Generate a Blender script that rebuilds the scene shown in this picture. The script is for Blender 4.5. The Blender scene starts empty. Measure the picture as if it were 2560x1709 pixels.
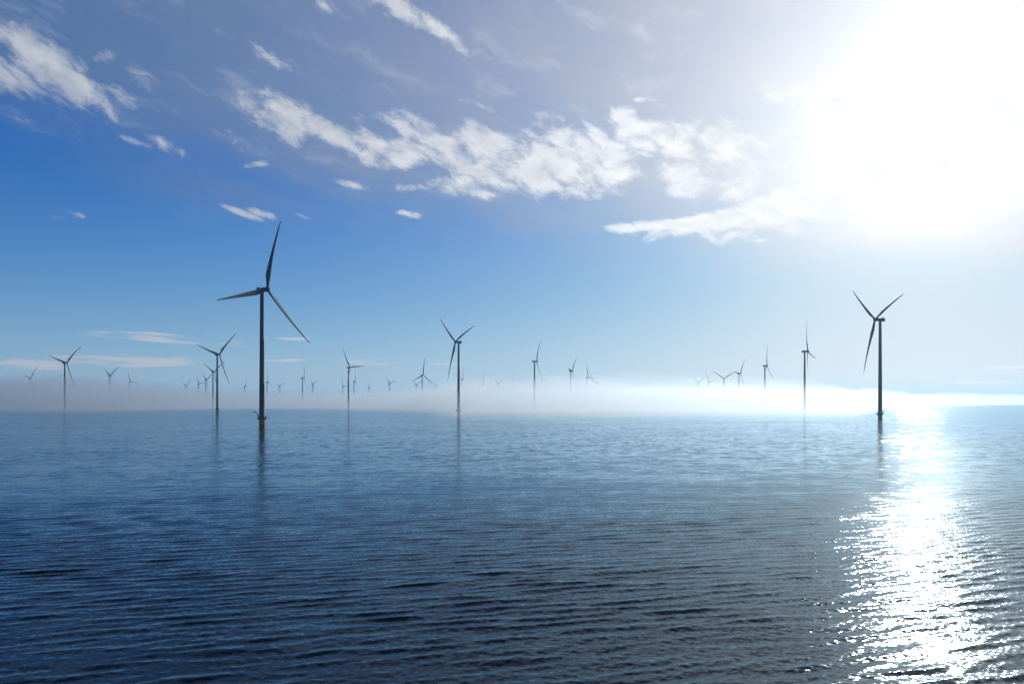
import bpy, bmesh, math, random
import numpy as np
from mathutils import Vector, Matrix

R = math.radians
scene = bpy.context.scene
C = scene.collection
rng = np.random.default_rng(11)

# ------------------------------------------------------------------ camera
CAM_H = 17.4
cam_d = bpy.data.cameras.new('camera')
cam_d.lens = 24.0
cam_d.sensor_width = 36.0
cam_d.shift_y = 0.0584
cam_d.clip_start = 0.5
cam_d.clip_end = 120000.0
cam = bpy.data.objects.new('camera', cam_d)
cam.location = (0, 0, CAM_H)
cam.rotation_euler = (R(90), 0, 0)
C.objects.link(cam)
scene.camera = cam

# ------------------------------------------------------------------ exposure, light
scene.view_settings.view_transform = 'Standard'
scene.view_settings.look = 'None'
scene.view_settings.gamma = 1.0
scene.view_settings.exposure = 0.0
scene.cycles.use_denoising = True
scene.cycles.max_bounces = 6
scene.cycles.volume_bounces = 1
scene.cycles.sample_clamp_indirect = 6.0

SUN_AZ, SUN_EL = R(31.6), R(19.4)
SUN = Vector((math.sin(SUN_AZ) * math.cos(SUN_EL), math.cos(SUN_AZ) * math.cos(SUN_EL), math.sin(SUN_EL)))
sun_d = bpy.data.lights.new('sun', 'SUN')
sun_d.energy = 2.9
sun_d.angle = R(0.5)
sun_d.color = (1.0, 0.95, 0.88)
sun = bpy.data.objects.new('sun', sun_d)
sun.rotation_euler = SUN.to_track_quat('Z', 'Y').to_euler()
C.objects.link(sun)


class Nodes:
    """small helper that writes node maths as function calls"""
    def __init__(self, tree):
        self.t = tree

    def n(self, kind, **props):
        nd = self.t.nodes.new(kind)
        for k, v in props.items():
            setattr(nd, k, v)
        return nd

    def put(self, sock, v):
        if isinstance(v, bpy.types.NodeSocket):
            self.t.links.new(v, sock)
        else:
            sock.default_value = v

    def m(self, op, a, b=None, c=None, clamp=False):
        nd = self.n('ShaderNodeMath', operation=op, use_clamp=clamp)
        for i, v in enumerate((a, b, c)):
            if v is not None:
                self.put(nd.inputs[i], v)
        return nd.outputs[0]

    def v(self, op, a, b=None, out=0):
        nd = self.n('ShaderNodeVectorMath', operation=op)
        self.put(nd.inputs[0], a)
        if b is not None:
            self.put(nd.inputs[3 if op == 'SCALE' else 1], b)
        return nd.outputs[out]

    def smooth(self, x, lo, hi, a=0.0, b=1.0):
        nd = self.n('ShaderNodeMapRange', interpolation_type='SMOOTHSTEP')
        for k, v in (('Value', x), ('From Min', lo), ('From Max', hi), ('To Min', a), ('To Max', b)):
            self.put(nd.inputs[k], v)
        return nd.outputs[0]

    def mapping(self, vec, loc=(0, 0, 0), rot=(0, 0, 0), scale=(1, 1, 1), kind='TEXTURE'):
        nd = self.n('ShaderNodeMapping', vector_type=kind)
        self.put(nd.inputs['Vector'], vec)
        nd.inputs['Location'].default_value = loc
        nd.inputs['Rotation'].default_value = rot
        nd.inputs['Scale'].default_value = scale
        return nd.outputs[0]

    def noise(self, vec, scale, detail=4.0, rough=0.5, distort=0.0, dims='3D'):
        nd = self.n('ShaderNodeTexNoise', noise_dimensions=dims)
        self.put(nd.inputs['Vector'], vec)
        nd.inputs['Scale'].default_value = scale
        nd.inputs['Detail'].default_value = detail
        nd.inputs['Roughness'].default_value = rough
        nd.inputs['Distortion'].default_value = distort
        return nd.outputs

    def mix(self, f, a, b, blend='MIX'):
        nd = self.n('ShaderNodeMix', data_type='RGBA', blend_type=blend, clamp_factor=True)
        self.put(nd.inputs[0], f)
        for i, v in ((6, a), (7, b)):
            self.put(nd.inputs[i], v if isinstance(v, bpy.types.NodeSocket) else (*v, 1.0))
        return nd.outputs[2]

    def rgb(self, r, g, b):
        nd = self.n('ShaderNodeCombineXYZ')
        for i, v in enumerate((r, g, b)):
            self.put(nd.inputs[i], v)
        return nd.outputs[0]


# ------------------------------------------------------------------ sky (world): clear-air sky, thin veil, clouds
# clouds by compass bearing, elevation (degrees), half length, half thickness (degrees), slope (degrees), thickness weight
HIGH_CLOUDS = [
    (-20.56, 21.8, 1.76, 0.68, -13.9, 0.8), (-18.17, 21.4, 3.01, 1.26, -16.5, 1), (-14.46, 20.5, 3.42, 0.81, -20.1, 1), (-10.94, 19.89, 2.89, 0.88, -13.6, 1),
    (-8.0, 19.76, 2.94, 0.83, -13.5, 1), (-8.99, 21.6, 1.94, 0.53, -17.7, 0.9), (-6.35, 20.85, 2.92, 0.84, -22.3, 1), (-4.69, 19.43, 2.27, 0.77, -27.3, 1),
    (-1.34, 19.78, 4.01, 1.79, -8.9, 1), (2.01, 18.88, 6.02, 1.81, -7.2, 1), (6.35, 19.82, 4.25, 1.65, -19.8, 1), (8.66, 18.39, 2.61, 0.9, -13.7, 0.9),
    (-7.35, 17.39, 3.3, 0.36, 7.4, 0.8), (-4.36, 17.63, 3.0, 0.76, 2.7, 0.85), (-3.35, 17.04, 3.0, 0.43, -9.2, 0.8), (3.35, 17.5, 3.34, 0.61, -4.6, 0.8),
    (-13.09, 17.16, 1.34, 0.27, -9.4, 0.62), (9.64, 21.7, 1.93, 1.1, -17.7, 1), (12.55, 20.51, 3.5, 1.3, -13.5, 1), (16.64, 20.16, 2.76, 1.14, -13.8, 0.9),
    (17.56, 19.08, 2.44, 1.0, -9.4, 0.8), (21.43, 22.75, 2.02, 0.8, -13.8, 0.8), (25.11, 21.28, 4.12, 0.74, -11.5, 0.9), (13.83, 18.09, 2.84, 0.83, -14.0, 0.8),
    (16.64, 16.69, 3.08, 1.18, -9.6, 0.9), (13.51, 14.2, 4.76, 0.4, 1.9, 1.2), (18.47, 14.46, 6.04, 0.78, 5.9, 1.25), (22.87, 15.08, 6.27, 1.38, 12.1, 1.25),
    (18.47, 18.56, 7.84, 2.58, -7.6, 0.5), (28.33, 16.63, 6.79, 1.89, 18.7, 1), (34.43, 18.04, 5.81, 2.47, 27.1, 1), (-34.89, 22.79, 2.72, 0.98, -12.4, 0.95),
    (-35.56, 21.21, 2.67, 0.99, -12.8, 0.9), (-33.97, 21.82, 3.25, 1.07, -22.8, 0.95), (-36.44, 21.46, 1.63, 1.4, -0.0, 0.95), (-32.56, 21.04, 2.4, 0.73, -28.8, 0.9),
    (-30.12, 21.17, 1.26, 0.63, -15.1, 0.85), (-30.74, 23.39, 0.86, 0.44, 29.5, 0.6), (-31.11, 21.1, 1.97, 0.35, -8.1, 0.7), (-28.59, 22.47, 1.03, 0.63, -19.5, 0.5),
    (-29.1, 18.46, 1.67, 0.29, -8.2, 0.75), (-27.01, 18.53, 1.33, 0.43, -20.2, 0.65), (-20.56, 18.05, 0.88, 0.2, 9.7, 0.6), (-21.72, 19.32, 1.14, 0.39, -33.9, 0.55),
    (-22.3, 14.61, 1.73, 0.23, -14.2, 0.72), (-19.82, 14.44, 1.34, 0.24, -14.0, 0.62), (-16.95, 14.52, 1.23, 0.18, -13.7, 0.5), (-8.66, 15.2, 0.88, 0.25, -7.5, 0.72),
    (-33.51, 12.64, 1.05, 0.16, 9.1, 0.6), (-32.33, 12.94, 0.72, 0.19, -13.4, 0.75), (-21.72, 26.2, 1.72, 0.36, -13.1, 0.4), (-19.37, 25.45, 1.78, 0.47, -13.0, 0.65),
    (-15.24, 29.09, 0.76, 0.41, -16.1, 0.6), (-9.32, 29.39, 3.49, 0.66, -17.3, 0.75), (-6.35, 28.54, 2.47, 0.57, -28.5, 0.75), (-4.36, 27.18, 1.51, 0.54, -38.4, 0.7),
    (-3.35, 23.38, 1.99, 0.4, -12.7, 0.45), (-10.94, 22.33, 1.93, 0.34, 8.7, 0.45), (-35.56, 18.55, 1.33, 0.2, -0.0, 0.45), (1.68, 21.4, 0.98, 0.36, -22.0, 0.7),
    (11.11, 23.38, 1.13, 0.25, -8.6, 0.65), (20.11, 12.53, 1.78, 0.15, -2.0, 0.6),
]
LOW_CLOUDS = [
    (-27.8, 4.71, 4.47, 0.32, -1.1, 0.9), (-29.86, 2.97, 4.04, 0.49, -1.2, 1), (-35.11, 2.58, 2.92, 0.33, -0.0, 0.8), (-22.87, 3.15, 2.28, 0.25, -0.0, 0.7),
    (-18.17, 5.06, 1.82, 0.16, -0.0, 0.7), (-18.77, 3.27, 1.81, 0.13, -0.0, 0.6), (-11.27, 3.29, 2.74, 0.23, -1.0, 0.9), (-4.69, 3.11, 1.83, 0.13, -0.0, 0.8),
    (35.56, 2.35, 1.78, 0.11, 1.2, 0.9), (32.09, 1.34, 4.1, 0.11, -0.0, 0.6),
]

world = bpy.data.worlds.new('World')
scene.world = world
world.use_nodes = True
wt = world.node_tree
wt.nodes.clear()
W = Nodes(wt)
tc = W.n('ShaderNodeTexCoord').outputs['Generated']
sep = W.n('ShaderNodeSeparateXYZ')
wt.links.new(tc, sep.inputs[0])
dx, dy, dz = sep.outputs
az = W.m('ARCTAN2', dx, dy)
el = W.m('ARCSINE', dz)
ae = W.rgb(az, el, 0.0)
gam = W.m('ARCCOSINE', W.v('DOT_PRODUCT', tc, tuple(SUN), out=1))

def expo(scale, amp):
    return W.m('MULTIPLY', W.m('EXPONENT', W.m('MULTIPLY', gam, -1.0 / scale)), amp)

skyn = W.n('ShaderNodeTexSky', sky_type='NISHITA', sun_disc=False)
skyn.sun_elevation = SUN_EL
skyn.sun_rotation = SUN_AZ
skyn.air_density = 1.0
skyn.dust_density = 0.6
skyn.ozone_density = 4.0
skyn.altitude = 10.0
hs = W.n('ShaderNodeHueSaturation')
hs.inputs['Saturation'].default_value = 1.45
wt.links.new(skyn.outputs[0], hs.inputs['Color'])
sky = W.v('MULTIPLY', hs.outputs[0], (0.022, 0.081, 0.152))
sky = W.v('SCALE', sky, W.smooth(el, R(24), R(46), 1.05, 0.15))
sk = W.n('ShaderNodeSeparateXYZ')
wt.links.new(sky, sk.inputs[0])
# bright sky near the sun flattens off softly
sky = W.rgb(*[W.m('SUBTRACT', k_, W.m('MULTIPLY', W.m('EXPONENT', W.m('MULTIPLY', sk.outputs[i], -1.0 / k_)), k_)) for i, k_ in enumerate((0.58, 0.62, 0.78))])
# far low air pales towards the horizon
lowair = W.m('MULTIPLY', W.m('EXPONENT', W.m('MULTIPLY', W.m('ABSOLUTE', el), -1.0 / 0.095)), 0.90)
lowl = W.m('ADD', 0.36, expo(0.50, 0.72))
sky = W.mix(lowair, sky, W.rgb(lowl, W.m('ADD', W.m('MULTIPLY', lowl, 0.78), 0.24), W.m('ADD', W.m('MULTIPLY', lowl, 0.48), 0.54)))

# aureole: sunlight scattered by thin high ice cloud
glow = W.m('ADD', expo(0.10, 0.52), W.m('MULTIPLY', expo(0.30, 0.42), W.smooth(el, R(7), R(18), 0.40, 1.0)))

# thin veil over the upper sky
vn = W.noise(W.mapping(ae, rot=(0, 0, R(-14)), scale=(1.0, 0.35, 1.0)), 5.0, 4.0, 0.55)[0]
vline = W.m('ADD', W.m('ADD', el, W.m('MULTIPLY', az, 0.11)), W.m('MULTIPLY', W.m('SUBTRACT', vn, 0.5), 0.10))
veil = W.m('MULTIPLY', W.smooth(vline, R(11.5), R(19.5)), W.m('ADD', 0.50, W.m('MULTIPLY', vn, 0.55)))
veil = W.m('MULTIPLY', veil, W.smooth(el, R(28), R(44), 1.0, 0.08))
patch = W.v('LENGTH', W.mapping(ae, (R(-24.0), R(16.0), 0), (0, 0, R(-6)), (R(11), R(2.2), 1.0)), out=1)
veil = W.m('MAXIMUM', veil, W.smooth(patch, 0.0, 1.3, 0.42, 0.0))
vl = W.m('ADD', 0.025, expo(0.42, 0.90))
veilcol = W.rgb(vl, W.m('ADD', W.m('MULTIPLY', vl, 0.90), 0.095), W.m('ADD', W.m('MULTIPLY', vl, 0.72), 0.28))
sky = W.mix(veil, sky, veilcol)
warm = W.m('MULTIPLY', expo(0.33, 0.30), W.smooth(el, R(11), R(17), 1.0, 0.22))
sky = W.v('ADD', sky, W.rgb(W.m('ADD', glow, warm), W.m('ADD', W.m('MULTIPLY', glow, 0.93), W.m('MULTIPLY', warm, 0.35)), W.m('MULTIPLY', glow, 0.80)))

# cloud cover
def cover(table):
    tot = None
    for a, e, ra, re, rot, wgt in table:
        at = ae if tot is None else W.rgb(az, el, tot)      # third value only keeps the chain in order
        q = W.mapping(at, (R(a), R(e), 0), (0, 0, R(rot)), (R(ra), R(re), 1e7))
        s = W.smooth(W.v('LENGTH', q, out=1), 0.0, 2.1, wgt, 0.0)
        tot = s if tot is None else W.m('MAXIMUM', tot, s)
    return tot

warp = W.noise(ae, 16.0, 3.0, 0.5)[1]
aew = W.v('ADD', ae, W.v('SCALE', W.v('SUBTRACT', warp, (0.5, 0.5, 0.5)), 0.035))
n1 = W.noise(W.mapping(aew, rot=(0, 0, R(-20)), scale=(1.0, 0.50, 1.0)), 20.0, 10.0, 0.63)[0]
n2 = W.noise(W.mapping(aew, rot=(0, 0, R(-12)), scale=(1.0, 0.5, 1.0)), 30.0, 5.0, 0.5)[0]
hi = cover(HIGH_CLOUDS)
dens = W.m('ADD', hi, W.m('MULTIPLY', W.m('SUBTRACT', n1, 0.5), 2.9))
a_hi = W.m('MULTIPLY', W.smooth(dens, 0.23, 1.06), W.smooth(hi, 0.0, 0.40))
cl = W.m('ADD', W.m('MINIMUM', W.m('ADD', 0.40, expo(0.40, 1.5)), 1.0), W.m('MULTIPLY', W.m('SUBTRACT', n2, 0.5), 0.5))
ccol = W.rgb(cl, W.m('ADD', W.m('MULTIPLY', cl, 0.95), 0.06), W.m('ADD', W.m('MULTIPLY', cl, 0.86), 0.17))
# faint torn streaks of high ice cloud
nw_ = W.noise(W.mapping(aew, rot=(0, 0, R(-16)), scale=(1.0, 0.30, 1.0)), 9.0, 9.0, 0.62)[0]
wisp = W.m('MULTIPLY', W.smooth(nw_, 0.50, 0.78), W.smooth(el, R(12), R(20), 0.0, 0.26))
a_hi = W.m('MAXIMUM', W.m('MULTIPLY', a_hi, 0.86), W.m('MULTIPLY', wisp, W.smooth(el, R(30), R(44), 1.0, 0.1)))
sky = W.mix(a_hi, sky, ccol)

nl = W.noise(W.mapping(ae, scale=(1.0, 0.10, 1.0)), 14.0, 5.0, 0.5)[0]
lo = cover(LOW_CLOUDS)
a_lo = W.smooth(W.m('ADD', lo, W.m('MULTIPLY', W.m('SUBTRACT', nl, 0.5), 3.4)), 0.35, 1.1)
a_lo = W.m('MULTIPLY', a_lo, W.smooth(lo, 0.0, 0.2))
ll = W.m('ADD', W.m('ADD', 0.48, expo(0.5, 0.9)), W.m('MULTIPLY', W.m('SUBTRACT', nl, 0.5), 0.2))
lcol = W.rgb(W.m('MULTIPLY', ll, 1.03), ll, W.m('ADD', W.m('MULTIPLY', ll, 0.95), 0.06))
sky = W.mix(W.m('MULTIPLY', a_lo, 0.62), sky, lcol)

bg = W.n('ShaderNodeBackground')
wt.links.new(sky, bg.inputs['Color'])
bg.inputs['Strength'].default_value = 1.0
wout = W.n('ShaderNodeOutputWorld')
wt.links.new(bg.outputs[0], wout.inputs['Surface'])
world.cycles.sampling_method = 'MANUAL'
world.cycles.sample_map_resolution = 512


# ------------------------------------------------------------------ helpers
def tag(o, label=None, cat=None, group=None, kind=None):
    for k, v in (('label', label), ('category', cat), ('group', group), ('kind', kind)):
        if v:
            o[k] = v
    return o


def mesh_obj(name, me, mat, parent=None, smooth=True):
    o = bpy.data.objects.new(name, me)
    if mat:
        me.materials.append(mat)
    if smooth:
        me.polygons.foreach_set('use_smooth', [True] * len(me.polygons))
    C.objects.link(o)
    o.parent = parent
    return o


def np_mesh(name, co, quads):
    me = bpy.data.meshes.new(name)
    co = np.ascontiguousarray(co, dtype=np.float32)
    quads = np.ascontiguousarray(quads, dtype=np.int32)
    me.vertices.add(len(co))
    me.vertices.foreach_set('co', co.ravel())
    me.loops.add(quads.size)
    me.loops.foreach_set('vertex_index', quads.ravel())
    me.polygons.add(len(quads))
    me.polygons.foreach_set('loop_start', np.arange(0, quads.size, 4, dtype=np.int32))
    me.update(calc_edges=True)
    return me


def grid_quads(nr, nc, base=0, flip=False):
    i = np.arange(nr - 1)[:, None] * nc + np.arange(nc - 1)[None, :] + base
    q = np.stack([i, i + 1, i + 1 + nc, i + nc], axis=-1).reshape(-1, 4)
    return q[:, ::-1] if flip else q


_perm = rng.random((256, 256))
def vnoise(x, y):
    xi = np.floor(x).astype(int); yi = np.floor(y).astype(int)
    fx = x - xi; fy = y - yi
    fx = fx * fx * (3 - 2 * fx); fy = fy * fy * (3 - 2 * fy)
    g = lambda a, b: _perm[a & 255, b & 255]
    return (g(xi, yi) * (1 - fx) + g(xi + 1, yi) * fx) * (1 - fy) + (g(xi, yi + 1) * (1 - fx) + g(xi + 1, yi + 1) * fx) * fy


def fbm(x, y, octs=5, gain=0.5):
    s = 0.0; a = 1.0; tot = 0.0
    for k in range(octs):
        s = s + a * vnoise(x * 2 ** k + 17.3 * k, y * 2 ** k + 9.1 * k)
        tot += a; a *= gain
    return s / tot


def sstep(x, lo, hi):
    t = np.clip((x - lo) / (hi - lo), 0, 1)
    return t * t * (3 - 2 * t)


def material(name):
    m = bpy.data.materials.new(name)
    m.use_nodes = True
    m.node_tree.nodes.clear()
    return m, Nodes(m.node_tree)


# ------------------------------------------------------------------ water
def water_material():
    m, N = material('lake_water')
    pos = N.n('ShaderNodeNewGeometry').outputs['Position']
    nrm = N.n('ShaderNodeNewGeometry').outputs['Normal']
    dist = N.v('LENGTH', pos, out=1)
    # ripple slopes: random noise channels, longer along the crests than across them
    half = (0.5, 0.5, 0.5)
    s1 = N.v('SUBTRACT', N.noise(N.mapping(pos, rot=(0, 0, R(11)), scale=(2.2, 1.0, 1.0)), 5.5, 2.0, 0.55)[1], half)
    s2 = N.v('SUBTRACT', N.noise(N.mapping(pos, rot=(0, 0, R(6)), scale=(3.0, 1.0, 1.0)), 0.62, 3.0, 0.55)[1], half)
    patch = N.noise(N.mapping(pos, rot=(0, 0, R(8)), scale=(3.0, 1.0, 1.0)), 0.016, 3.0, 0.5)[0]
    pf = N.smooth(patch, 0.3, 0.7, 0.65, 1.3)
    far = N.smooth(dist, 55.0, 300.0)
    a1 = N.m('MULTIPLY', pf, 0.46)
    a2 = N.m('MULTIPLY', N.m('MULTIPLY', far, 0.36), pf)
    sl = N.v('ADD', N.v('MULTIPLY', N.v('SCALE', s1, a1), (0.90, 1.0, 0.0)), N.v('MULTIPLY', N.v('SCALE', s2, a2), (0.55, 1.0, 0.0)))
    # wind patches and low swell: broad gentle tilts
    s3 = N.v('SUBTRACT', N.noise(N.mapping(pos, rot=(0, 0, R(7)), scale=(3.0, 1.0, 1.0)), 0.11, 4.0, 0.6)[1], half)
    s4 = N.v('SUBTRACT', N.noise(N.mapping(pos, scale=(1.7, 2.2, 1.0)), 0.55, 3.0, 0.65)[1], half)
    sl = N.v('ADD', sl, N.v('MULTIPLY', s3, (0.08, 0.17, 0.0)))
    sl = N.v('ADD', sl, N.v('MULTIPLY', N.v('SCALE', s4, far), (0.12, 0.46, 0.0)))
    norm = N.v('NORMALIZE', N.v('ADD', nrm, sl))
    rough = N.smooth(dist, 60.0, 600.0, 0.105, 0.065)
    body = N.n('ShaderNodeBsdfDiffuse')
    body.inputs['Color'].default_value = (0.001, 0.006, 0.015, 1)
    gl = N.n('ShaderNodeBsdfGlossy', distribution='GGX')
    gl.inputs['Color'].default_value = (0.74, 0.90, 1.0, 1)
    N.put(gl.inputs['Roughness'], rough)
    N.put(gl.inputs['Normal'], norm)
    fr = N.n('ShaderNodeFresnel')
    fr.inputs['IOR'].default_value = 1.333
    N.put(fr.inputs['Normal'], norm)
    p = N.n('ShaderNodeMixShader')
    m.node_tree.links.new(fr.outputs[0], p.inputs[0])
    m.node_tree.links.new(body.outputs[0], p.inputs[1])
    m.node_tree.links.new(gl.outputs[0], p.inputs[2])
    out = N.n('ShaderNodeOutputMaterial')
    m.node_tree.links.new(p.outputs[0], out.inputs['Surface'])
    return m


def build_water():
    FAR = 30000.0
    # rows: depth from 24 m outwards, finely spaced near, log spaced beyond 450 m
    inv = np.arange(1 / 24.0, 1 / 450.0, -0.34 / 11900.0)
    rows = np.concatenate([1 / inv, np.geomspace(455, FAR, 60)])
    u = np.linspace(-0.98, 0.98, 1500)
    Y = np.repeat(rows[:, None], len(u), 1)
    X = u[None, :] * Y
    drow = np.gradient(rows)
    edge = sstep(0.98 - np.abs(u), 0.0, 0.06)[None, :] * sstep(rows, 24, 28)[:, None]
    Z = np.zeros_like(X); DX = np.zeros_like(X); DY = np.zeros_like(X)
    nw = 64
    lam = np.geomspace(0.40, 9.0, nw)
    patch = 0.65 + 0.75 * fbm(X / 26.0 + 40, Y / 18.0 + 40, 3)
    near = rows < 420
    nr = int(near.sum())
    for l in lam:
        k = 2 * math.pi / l
        spread = 14 if l > 1.2 else 28
        th = R(90 + 11 + rng.normal(0, spread))
        slope = 0.024 * math.exp(-((math.log(l / 1.7)) / 0.60) ** 2) + 0.007
        if l > 2.8:
            slope *= 0.55
        A = slope / k
        kx, ky = k * math.cos(th), k * math.sin(th)
        fade = sstep(l / np.maximum(drow[:nr], X[0, 1] - X[0, 0]), 2.5, 6.0)
        cut = int(np.searchsorted(-fade, -1e-4)) if fade[-1] < 1e-4 else nr
        if cut == 0:
            continue
        ph = kx * X[:cut] + ky * Y[:cut] + rng.random() * 6.283
        am = (A * fade[:cut])[:, None] * patch[:cut]
        s = np.sin(ph)
        Z[:cut] += am * np.cos(ph)
        DX[:cut] -= am * s * (kx / k) * 0.8
        DY[:cut] -= am * s * (ky / k) * 0.8
    Z *= edge; DX *= edge; DY *= edge
    co = np.stack([X + DX, Y + DY, Z], -1).reshape(-1, 3)
    quads = grid_quads(len(rows), len(u))
    n = len(co)
    y0 = rows[0]; e0 = 0.98 * y0; e1 = 0.98 * FAR
    extra = np.array([(-FAR, -FAR, 0), (FAR, -FAR, 0), (FAR, y0, 0), (-FAR, y0, 0),
                      (-FAR, FAR, 0), (-e1, FAR, 0), (-e0, y0, 0), (e0, y0, 0), (e1, FAR, 0), (FAR, FAR, 0)], float)
    co = np.concatenate([co, extra])
    q2 = np.array([(n, n + 1, n + 2, n + 3), (n + 3, n + 6, n + 5, n + 4), (n + 7, n + 2, n + 9, n + 8)])
    me = np_mesh('water', co, np.concatenate([quads, q2]))
    o = mesh_obj('water', me, water_material())
    return tag(o, kind='structure')

build_water()


# ------------------------------------------------------------------ turbines: materials
def paint(name, col, rough=0.4, var=0.12, scale=0.35, marine=False):
    m, N = material(name)
    tcn = N.n('ShaderNodeTexCoord').outputs['Object']
    n = N.noise(N.mapping(tcn, scale=(1, 1, 5.0)), scale, 5.0, 0.6)[0]
    dark = tuple(c * (1 - 2.2 * var) for c in col)
    base = N.mix(N.smooth(n, 0.35, 0.75), col, dark)
    if marine:
        sp = N.n('ShaderNodeSeparateXYZ')
        m.node_tree.links.new(tcn, sp.inputs[0])
        z = N.m('ADD', sp.outputs[2], N.m('MULTIPLY', N.m('SUBTRACT', n, 0.5), 1.2))
        base = N.mix(N.smooth(z, 0.7, 1.3), (0.02, 0.022, 0.014), base)
    p = N.n('ShaderNodeBsdfPrincipled')
    N.put(p.inputs['Base Color'], base)
    N.put(p.inputs['Roughness'], N.m('ADD', rough, N.m('MULTIPLY', n, 0.12)))
    p.inputs['Specular IOR Level'].default_value = 0.15
    out = N.n('ShaderNodeOutputMaterial')
    m.node_tree.links.new(p.outputs[0], out.inputs['Surface'])
    return m

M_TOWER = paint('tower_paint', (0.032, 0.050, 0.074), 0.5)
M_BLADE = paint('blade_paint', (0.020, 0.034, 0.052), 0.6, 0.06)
M_YELLOW = paint('yellow_paint', (0.95, 0.36, 0.01), 0.5, 0.15, 0.8, marine=True)
M_STEEL = paint('dark_steel', (0.05, 0.055, 0.06), 0.5)
M_RAIL = paint('rail_paint', (0.09, 0.085, 0.07), 0.5)


# ------------------------------------------------------------------ turbines: meshes
def lathe(profile, seg=32, axis='Z'):
    bm = bmesh.new()
    rings = []
    for r, z in profile:
        ring = []
        for k in range(seg):
            a = 2 * math.pi * k / seg
            c, s = r * math.cos(a), r * math.sin(a)
            ring.append(bm.verts.new((c, s, z) if axis == 'Z' else (c, z, s)))
        rings.append(ring)
    for a, b in zip(rings, rings[1:]):
        for k in range(seg):
            bm.faces.new((a[k], a[(k + 1) % seg], b[(k + 1) % seg], b[k]))
    bm.faces.new(rings[0][::-1]); bm.faces.new(rings[-1])
    bmesh.ops.recalc_face_normals(bm, faces=bm.faces)
    return bm


def tube(bm, a, b, r, seg=8, r2=None):
    a, b = Vector(a), Vector(b)
    r2 = r if r2 is None else r2
    q = (b - a).to_track_quat('Z', 'Y')
    ra, rb = [], []
    for k in range(seg):
        t = 2 * math.pi * k / seg
        o = Vector((math.cos(t), math.sin(t), 0))
        ra.append(bm.verts.new(a + q @ (o * r)))
        rb.append(bm.verts.new(b + q @ (o * r2)))
    for k in range(seg):
        bm.faces.new((ra[k], ra[(k + 1) % seg], rb[(k + 1) % seg], rb[k]))
    bm.faces.new(ra[::-1]); bm.faces.new(rb)


def box(bm, c, s):
    r = bmesh.ops.create_cube(bm, size=1.0)
    for v in r['verts']:
        v.co = Vector((v.co.x * s[0], v.co.y * s[1], v.co.z * s[2])) + Vector(c)


def done(name, bm):
    me = bpy.data.meshes.new(name)
    bmesh.ops.recalc_face_normals(bm, faces=bm.faces)
    bm.to_mesh(me); bm.free()
    return me


def tower_mesh():
    prof = [(1.95, 5.0), (1.95, 8.0)]
    for z in (8.0, 31.0, 63.0):
        r = 1.95 - (z - 8) / 90.0 * 0.66
        prof += [(r, z), (r + 0.05, z + 0.05), (r + 0.05, z + 0.25), (r, z + 0.3)]
    prof += [(1.29, 98.2), (1.40, 98.3), (1.40, 98.8)]
    return done('tower', lathe(prof, 40))


def foundation_mesh():
    bm = lathe([(2.02, -4), (2.02, 4.55), (2.12, 4.6), (2.12, 4.78)], 40)
    return done('foundation', bm)


def ladder_mesh():
    bm = bmesh.new()
    for s in (-0.55, 0.55):
        tube(bm, (2.5, s, -2), (2.5, s, 4.7), 0.14)
        tube(bm, (1.95, s, 0.9), (2.5, s, 0.9), 0.10)
        tube(bm, (1.95, s, 3.9), (2.5, s, 3.9), 0.10)
    for k in range(14):
        tube(bm, (2.4, -0.5, 0.1 + k * 0.33), (2.4, 0.5, 0.1 + k * 0.33), 0.03, 6)
    return done('ladder', bm)


def deck_mesh():
    bm = lathe([(2.05, 4.30), (3.15, 4.42), (3.35, 4.50), (3.35, 5.22), (2.0, 5.22)], 24)
    for k in range(8):
        a = 2 * math.pi * k / 8
        c, s = math.cos(a), math.sin(a)
        tube(bm, (2.0 * c, 2.0 * s, 3.5), (3.1 * c, 3.1 * s, 4.75), 0.09, 6)
    return done('platform', bm)


def rail_mesh():
    bm = bmesh.new()
    n = 16
    P = [(3.27 * math.cos(2 * math.pi * k / n), 3.27 * math.sin(2 * math.pi * k / n)) for k in range(n)]
    for k in range(n):
        a, b = P[k], P[(k + 1) % n]
        tube(bm, (*a, 5.22), (*a, 6.35), 0.07, 6)
        for z in (5.75, 6.32):
            tube(bm, (*a, z), (*b, z), 0.06, 6)
    return done('railing', bm)


def crane_mesh():
    bm = bmesh.new()
    tube(bm, (0, 2.45, 5.1), (0, 2.45, 7.6), 0.30, 10, 0.26)
    tube(bm, (0, 2.45, 7.4), (0, 4.6, 10.2), 0.28, 8, 0.20)
    tube(bm, (0, 4.5, 10.2), (0, 5.3, 10.15), 0.14, 8)
    tube(bm, (0, 2.45, 6.2), (0, 3.3, 8.3), 0.08, 8)
    box(bm, (0, 5.2, 9.95), (0.6, 0.8, 0.8))
    tube(bm, (0, 5.3, 9.7), (0, 5.3, 9.0), 0.03, 6)
    return done('service_crane', bm)


def store_mesh():
    bm = bmesh.new()
    box(bm, (0, -2.75, 5.95), (1.1, 0.75, 1.5))
    box(bm, (0, -4.0, 5.1), (1.6, 1.7, 0.14))
    tube(bm, (-0.7, -4.75, 5.1), (-0.7, -4.75, 6.2), 0.05, 6)
    tube(bm, (0.7, -4.75, 5.1), (0.7, -4.75, 6.2), 0.05, 6)
    tube(bm, (-0.7, -4.75, 6.2), (0.7, -4.75, 6.2), 0.05, 6)
    tube(bm, (0, -2.9, 6.6), (0, -3.9, 7.5), 0.06, 6)
    tube(bm, (0, -2.7, 7.55), (0, -4.1, 7.55), 0.06, 6)
    return done('equipment_box', bm)


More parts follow.
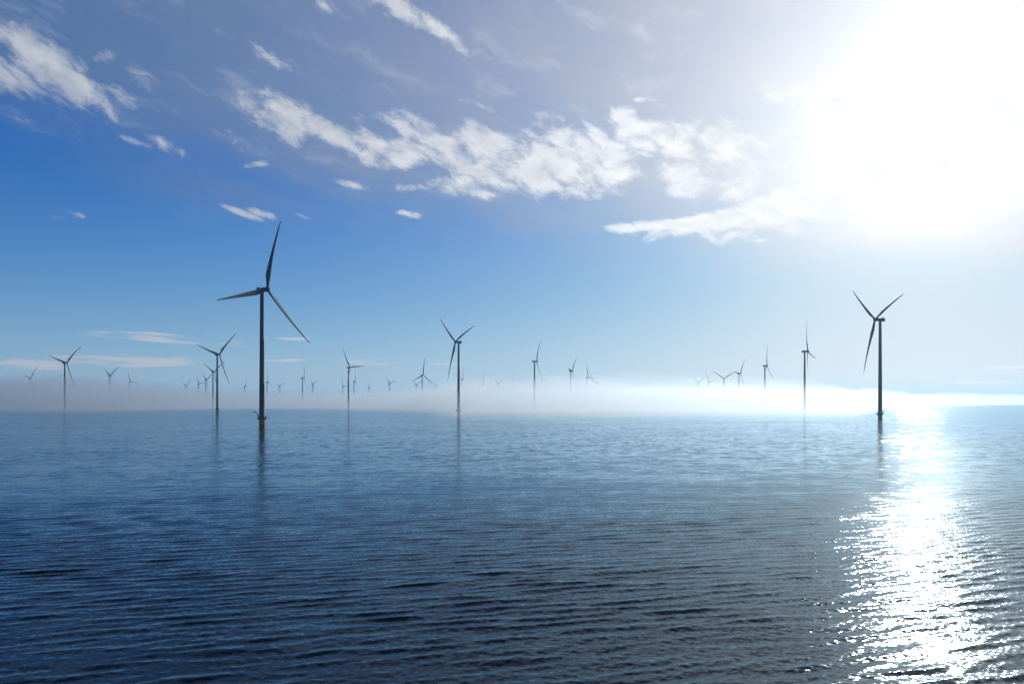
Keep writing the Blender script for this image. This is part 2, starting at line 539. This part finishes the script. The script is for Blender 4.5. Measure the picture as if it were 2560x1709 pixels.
def nacelle_mesh():
    prof = [(0.5, -4.55), (1.25, -4.5), (1.6, -4.2), (1.68, -3.4), (1.72, 0.0), (1.78, 2.2), (1.9, 2.3), (1.9, 3.45), (1.5, 3.6)]
    bm = lathe(prof, 32, 'Y')
    for v in bm.verts:       # flatter belly and roof than a plain tube
        v.co.z = max(-1.55, min(1.6, v.co.z * 1.02))
        pass
    return done('nacelle', bm)


def cooler_mesh():
    bm = bmesh.new()
    box(bm, (0, -3.3, 1.9), (2.6, 0.35, 1.0))
    box(bm, (0, -2.2, 1.66), (1.7, 1.6, 0.22))
    return done('cooler', bm)


def mast_mesh():
    bm = bmesh.new()
    for s in (-0.55, 0.55):
        tube(bm, (s, -1.1, 1.5), (s, -1.1, 3.7), 0.06, 6, 0.04)
        tube(bm, (s - 0.25, -1.1, 3.4), (s + 0.25, -1.1, 3.4), 0.04, 6)
    tube(bm, (-0.55, -1.1, 2.6), (0.55, -1.1, 2.6), 0.04, 6)
    return done('weather_mast', bm)


def hub_mesh():
    prof = [(1.55, 3.62), (1.75, 3.9), (1.78, 5.4), (1.6, 6.1), (1.15, 6.65), (0.6, 6.92), (0.1, 7.0)]
    bm = lathe(prof, 32, 'Y')
    return done('hub', bm)


ROT_Y = 5.1
HUB_Z = 100.0
TILT = R(3.0)
BLADE = 54.5
def blade_mesh(cone, bend, name):
    """span along +Z from the hub centre, leading edge towards -X, upwind = +Y"""
    st = [(1.3, 1.9, 1.0, 0), (2.6, 1.95, 0.98, 2), (4.5, 2.35, 0.72, 9), (7, 3.15, 0.45, 12), (10, 3.85, 0.32, 11.5), (12.5, 3.95, 0.28, 10),
          (16, 3.65, 0.25, 8), (21, 3.15, 0.23, 6), (27, 2.6, 0.21, 4), (33, 2.15, 0.20, 2.5), (39, 1.75, 0.19, 1.3), (45, 1.38, 0.18, 0.4),
          (50, 1.0, 0.18, 0), (53, 0.72, 0.17, 0), (54.2, 0.45, 0.17, 0), (54.5, 0.15, 0.17, 0)]
    bm = bmesh.new()
    rings = []
    n = 20
    for z, ch, tk, tw in st:
        s = z / BLADE
        off = cone * s + bend * s * s
        ring = []
        rnd = min(1.0, max(0.0, (tk - 0.3) / 0.6))         # 1 = round root, 0 = aerofoil
        le = 0.5 * rnd + 0.32 * (1 - rnd)                   # share of the chord ahead of the blade axis
        for k in range(n):
            t = 2 * math.pi * k / n
            xc = 0.5 * (1 + math.cos(t))                    # 1 = trailing edge, 0 = leading edge
            ycirc = 0.5 * math.sin(t)
            yf = 5 * (0.2969 * math.sqrt(xc) - 0.126 * xc - 0.3516 * xc ** 2 + 0.2843 * xc ** 3 - 0.1015 * xc ** 4)
            yfoil = yf * (1 if math.sin(t) > 0 else -0.7)
            yy = (ycirc * rnd + yfoil * (1 - rnd)) * tk * ch
            xx = (xc - le) * ch
            a = R(tw + 4)
            ring.append(bm.verts.new((xx * math.cos(a) - yy * math.sin(a) * 0, yy * -1 - xx * math.sin(a) + off, z)))
        rings.append(ring)
    for a, b in zip(rings, rings[1:]):
        for k in range(n):
            bm.faces.new((a[k], a[(k + 1) % n], b[(k + 1) % n], b[k]))
    bm.faces.new(rings[0][::-1]); bm.faces.new(rings[-1])
    return done(name, bm)


ME = {k: f() for k, f in (('tower', tower_mesh), ('foundation', foundation_mesh), ('ladder', ladder_mesh), ('platform', deck_mesh),
                          ('railing', rail_mesh), ('service_crane', crane_mesh), ('equipment_box', store_mesh), ('nacelle', nacelle_mesh),
                          ('cooler', cooler_mesh), ('weather_mast', mast_mesh), ('hub', hub_mesh))}
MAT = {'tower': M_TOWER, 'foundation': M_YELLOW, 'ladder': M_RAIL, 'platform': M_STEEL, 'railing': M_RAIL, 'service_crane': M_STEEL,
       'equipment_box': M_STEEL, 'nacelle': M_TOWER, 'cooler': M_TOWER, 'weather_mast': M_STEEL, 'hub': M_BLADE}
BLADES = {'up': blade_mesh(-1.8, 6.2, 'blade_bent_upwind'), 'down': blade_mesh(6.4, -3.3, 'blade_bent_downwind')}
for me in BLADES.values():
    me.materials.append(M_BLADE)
for k, me in ME.items():
    me.materials.append(MAT[k])
    me.polygons.foreach_set('use_smooth', [True] * len(me.polygons))
for me in BLADES.values():
    me.polygons.foreach_set('use_smooth', [True] * len(me.polygons))


def part(name, parent, me=None):
    o = bpy.data.objects.new(name, me or ME[name])
    C.objects.link(o)
    o.parent = parent
    return o


def make_turbine():
    root = bpy.data.objects.new('wind_turbine', None)
    root.empty_display_size = 5.0
    C.objects.link(root)
    part('foundation', root)
    part('ladder', root)
    part('tower', root)
    pl = part('platform', root)
    part('railing', pl)
    part('service_crane', pl)
    part('equipment_box', pl)
    nac = part('nacelle', root)
    part('cooler', nac)
    part('weather_mast', nac)
    part('hub', root)
    for k in range(3):
        b = part('blade', root, BLADES['up'])
        b.location = (0, ROT_Y, 100.0)
        b.rotation_euler = (0, R(120 * k), 0)
    return root


def copy_tree(o, parent=None):
    c = o.copy()
    C.objects.link(c)
    c.parent = parent
    for ch in list(o.children):
        copy_tree(ch, c)
    return c


def place(root, x, y, yaw, theta, bend, deck_turn, label):
    """yaw: turn of the rotor axis away from the line of sight (positive = hub to the right);
    theta: clockwise turn of the first blade as seen from upwind; deck_turn: turn of the platform fittings"""
    b = math.atan2(x, y)
    ps = R(yaw)
    t = Vector((-math.sin(b), -math.cos(b))); r = Vector((math.cos(b), -math.sin(b)))
    a = t * math.cos(ps) + r * math.sin(ps)
    rz = math.atan2(-a.x, a.y)
    root.location = (x, y, 0)
    k = 0
    for ch in root.children:
        kind = ch.name.split('.')[0]
        if kind in ('nacelle', 'hub'):
            ch.location = (0, 0, HUB_Z)
            ch.rotation_euler = (TILT, 0, rz)
        elif kind == 'blade':
            ch.data = BLADES[bend]
            M = (Matrix.Translation((0, 0, HUB_Z)) @ Matrix.Rotation(rz, 4, 'Z') @ Matrix.Rotation(TILT, 4, 'X')
                 @ Matrix.Translation((0, ROT_Y, 0)) @ Matrix.Rotation(-R(theta + 120 * k), 4, 'Y'))
            ch.matrix_local = M
            k += 1
        elif kind in ('platform', 'ladder'):
            ch.rotation_euler = (0, 0, R(deck_turn) - b)
    tag(root, label, 'wind turbine', 'wind turbines standing in the lake')


# metres east, metres north of the camera, rotor yaw, rotor turn, blade flex, platform turn, label
TURBINES = [
    (-185, 505, 46.7, 13.3, 'up', 90, 'largest and nearest turbine, dark tower on a yellow foot with crane arm on its left'),
    (371, 688, -60, 71.2, 'down', -90, 'big dark turbine just left of the glittering sun path, Y-shaped rotor left of tower'),
    (-74, 946, -58.7, 71.7, 'down', -90, 'mid-sized turbine rising from mid-picture fog, two blades up in a V, hub left of tower'),
    (481, 1122, 81.3, 100.4, 'up', 0, 'slender turbine nearest left of the sun path one, narrow edge-on rotor above fog'),
    (-516, 1195, 46, 43, 'up', 0, 'dark turbine close left of the largest one, visible down to its foot on the water'),
    (46, 1396, 73, 28, 'up', 0, 'lone dark turbine right of the mid-picture V rotor, its left-hand blade foreshortened beside the nacelle'),
    (-952, 1453, 49, 44, 'up', 0, 'dark turbine at far left before a flat pinkish cloud, tower cut off by fog'),
    (580, 1566, 78, 5, 'up', 0, 'thin turbine with one blade straight up, second turbine left of the sun path turbine'),
    (-394, 1645, 54, 84, 'up', 0, 'turbine right of the largest one with a level right-hand blade, foot faint on the water'),
    (157, 1824, 70, 38, 'up', 0, 'small crisp turbine above the white fog top, next right of the lone dark one'),
    (-828, 1890, 53, 53, 'up', 0, 'smaller turbine partly overlapped by the dark one left of the largest turbine'),
    (665, 2000, 66, 33, 'up', 0, 'smallish three-bladed turbine in white fog between a wide V rotor and a thin upright one'),
    (-277, 2104, 43, 7, 'up', 0, 'pale turbine with one blade straight up and two drooping like an arrow'),
    (-1260, 2136, 60, 55, 'up', 0, 'faint turbine right of the far-left dark one, V of two blades over fog'),
    (253, 2300, 60, 108, 'up', 0, 'ghostly pale turbine of wide drooping blades close right of a small crisp one'),
    (-721, 2350, 72, 22, 'up', 0, 'narrow-rotor turbine right of the largest tower, pale tower ending in fog'),
    (-1660, 2350, 60, 38, 'up', 0, 'leftmost turbine, faint, only one raised blade clear of the fog'),
    (752, 2426, 30, 60, 'up', 0, 'turbine with a wide open V of two blades above white fog, right of centre'),
    (-182, 2473, 75, 5, 'up', 0, 'small faint turbine half hidden behind the mid-picture V rotor tower'),
    (-1150, 2563, 62, 59, 'up', 0, 'third turbine of the receding row left of the largest one, small V rotor'),
    (-640, 2764, 72, 10, 'up', 0, 'small faint turbine directly behind the one with a level right-hand blade'),
    (-1573, 2808, 55, 95, 'up', 0, 'faint turbine at left with one blade tilted up left and one level, tower in fog'),
    (-1012, 2819, 75, -10, 'up', 0, 'barely visible upright blade and tower just right of the largest tower'),
    (811, 2819, 58, 85, 'up', 0, 'ghostly turbine left of the wide open V, one blade up left and one level'),
    (-127, 2937, 75, 10, 'up', 0, 'tiny pale turbine between the mid-picture V rotor and the lone dark one, blade upright'),
    (354, 2937, 42, 82, 'up', 0, 'very faint turbine whose long level blade reaches right over the white fog'),
    (800, 2937, 55, 60, 'up', 0, 'faintest turbine at the left end of the right-hand cluster, nearly lost in fog'),
    (-1421, 3092, 60, 87, 'up', 0, 'fourth turbine of the receding row at left, blade level to the right'),
    (-564, 3133, 60, 70, 'up', 0, 'small turbine left of the arrow-shaped one, two short blades raised over the fog'),
    (-66, 3204, 60, 62, 'up', 0, 'tiny pale turbine with an open V just left of the lone dark one'),
    (-958, 3278, 66, 57, 'up', 0, 'tiny V rotor right beside the narrow-rotor turbine with pale tower'),
    (-478, 3405, 58, 60, 'up', 0, 'tiny V rotor under the left drooping blade of the arrow-shaped turbine'),
    (431, 3405, 40, 80, 'up', 0, 'almost invisible turbine under the long level blade in the white fog'),
    (-1685, 3524, 62, 50, 'up', 0, 'last and tiniest of the receding row at left, only a V above the fog'),
    (-1415, 3615, 65, 15, 'up', 0, 'tiny grey turbine just left of the largest tower, low above the fog'),
    (-896, 3615, 60, -25, 'up', 0, 'tiny turbine just left of the one with a level right-hand blade'),
    (10, 3615, 50, 95, 'up', 0, 'speck-like turbine with one level blade left of the lone dark one in white fog'),
    (-1266, 3710, 60, 60, 'up', 0, 'faint tiny V right of the largest tower and its ghostly neighbour'),
    (-428, 3810, 60, 55, 'up', 0, 'faint blade tip just right of the arrow-shaped turbine, rest in fog'),
    (-816, 3884, 75, 0, 'up', 0, 'tiny distant turbine midway between the level-bladed one and the short raised V'),
]
proto = make_turbine()
for i, (x, y, yaw, th, bend, turn, label) in enumerate(TURBINES):
    o = proto if i == 0 else copy_tree(proto)
    place(o, x, y, yaw, th, bend, turn, label)


# ------------------------------------------------------------------ fog lying on the water, haze in the air
def volume_material(name, density, aniso, col=(0.83, 0.93, 1.0)):
    m, N = material(name)
    v = N.n('ShaderNodeVolumePrincipled')
    v.inputs['Color'].default_value = (*col, 1)
    v.inputs['Density'].default_value = density
    v.inputs['Anisotropy'].default_value = aniso
    out = N.n('ShaderNodeOutputMaterial')
    m.node_tree.links.new(v.outputs[0], out.inputs['Volume'])
    return m


# bearing (x/y) -> distance of the fog's near edge, height of its top
FOG_U = [-1.4, -0.75, -0.65, -0.50, -0.43, -0.36, -0.28, -0.17, -0.12, -0.09, 0.03, 0.12, 0.25, 0.42, 0.50, 0.57, 0.65, 0.75, 1.4]
FOG_D = [1050, 1080, 1050, 1250, 1420, 1500, 1430, 1150, 920, 790, 690, 740, 720, 690, 800, 1500, 3000, 4200, 4400]
FOG_H = [66, 66, 64, 58, 48, 44, 42, 42, 44, 46, 46, 47, 46, 42, 40, 44, 62, 74, 74]


def fog(name, density, hscale, hadd, seed, rough, front_add, ramp):
    u = np.linspace(-1.3, 1.3, 420)
    d = np.geomspace(600, 9000, 260)
    Yg = np.repeat(d[:, None], len(u), 1)
    Xg = u[None, :] * Yg
    fd = np.interp(u, FOG_U, FOG_D)[None, :] + front_add + 260 * (fbm(u * 9 + seed, u * 0 + seed, 4)[None, :] - 0.5)
    fh = np.interp(u, FOG_U, FOG_H)[None, :] * hscale + hadd
    front = sstep(Yg, fd, fd + ramp * (Yg / 1000))
    back = 1 - sstep(Yg, 8000, 8900)
    side = sstep(1.3 - np.abs(u), 0, 0.1)[None, :]
    n = fbm(Xg / 300 + seed, Yg / 520 + seed * 2, 5, 0.55)
    nb = 1 - np.abs(2 * fbm(Xg / 95 + seed * 3, Yg / 200 + seed, 4, 0.55) - 1)
    top = fh * (1 + rough * (n - 0.5) * 2 + 0.9 * rough * (nb - 0.7)) * front ** 0.6 * back * side
    top = np.where(front * back * side > 1e-3, top, 0) - 0.9
    co = np.concatenate([np.stack([Xg, Yg, top], -1).reshape(-1, 3), np.stack([Xg, Yg, np.full_like(Xg, -1.6)], -1).reshape(-1, 3)])
    nr, nc = Xg.shape
    nn = nr * nc
    q = [grid_quads(nr, nc), grid_quads(nr, nc, nn, True)]
    i = np.arange(nc - 1)
    q.append(np.stack([i + nn, i + 1 + nn, i + 1, i], -1))
    j = (nr - 1) * nc + i
    q.append(np.stack([j, j + 1, j + 1 + nn, j + nn], -1))
    k = np.arange(nr - 1) * nc
    q.append(np.stack([k, k + nc, k + nc + nn, k + nn], -1))
    k = k + nc - 1
    q.append(np.stack([k + nn, k + nc + nn, k + nc, k], -1))
    me = np_mesh(name, co, np.concatenate(q))
    bm = bmesh.new(); bm.from_mesh(me)
    bmesh.ops.recalc_face_normals(bm, faces=bm.faces)
    bm.to_mesh(me); bm.free()
    o = mesh_obj(name, me, volume_material(name, density, 0.6))
    return tag(o, kind='stuff')

# sheets of fog of growing reach laid into one another, thickest low down and far in
for k, (fa, hsc, dn, rg) in enumerate(((-170, 1.12, 0.0006, 0.60), (-60, 1.04, 0.0010, 0.85), (60, 0.92, 0.0015, 0.75), (200, 0.80, 0.0016, 0.45), (380, 0.66, 0.0020, 0.40))):
    fog('fog_sheet', dn, hsc, 0, 3.0 + 4.7 * k, rg, fa, 600 if k == 0 else 520)

bm = bmesh.new()
box(bm, (0, 0, 80), (64000, 64000, 170))
hz = mesh_obj('haze', done('haze', bm), volume_material('haze', 0.0001, 0.45, (0.46, 0.76, 1.0)), smooth=False)
tag(hz, kind='stuff')
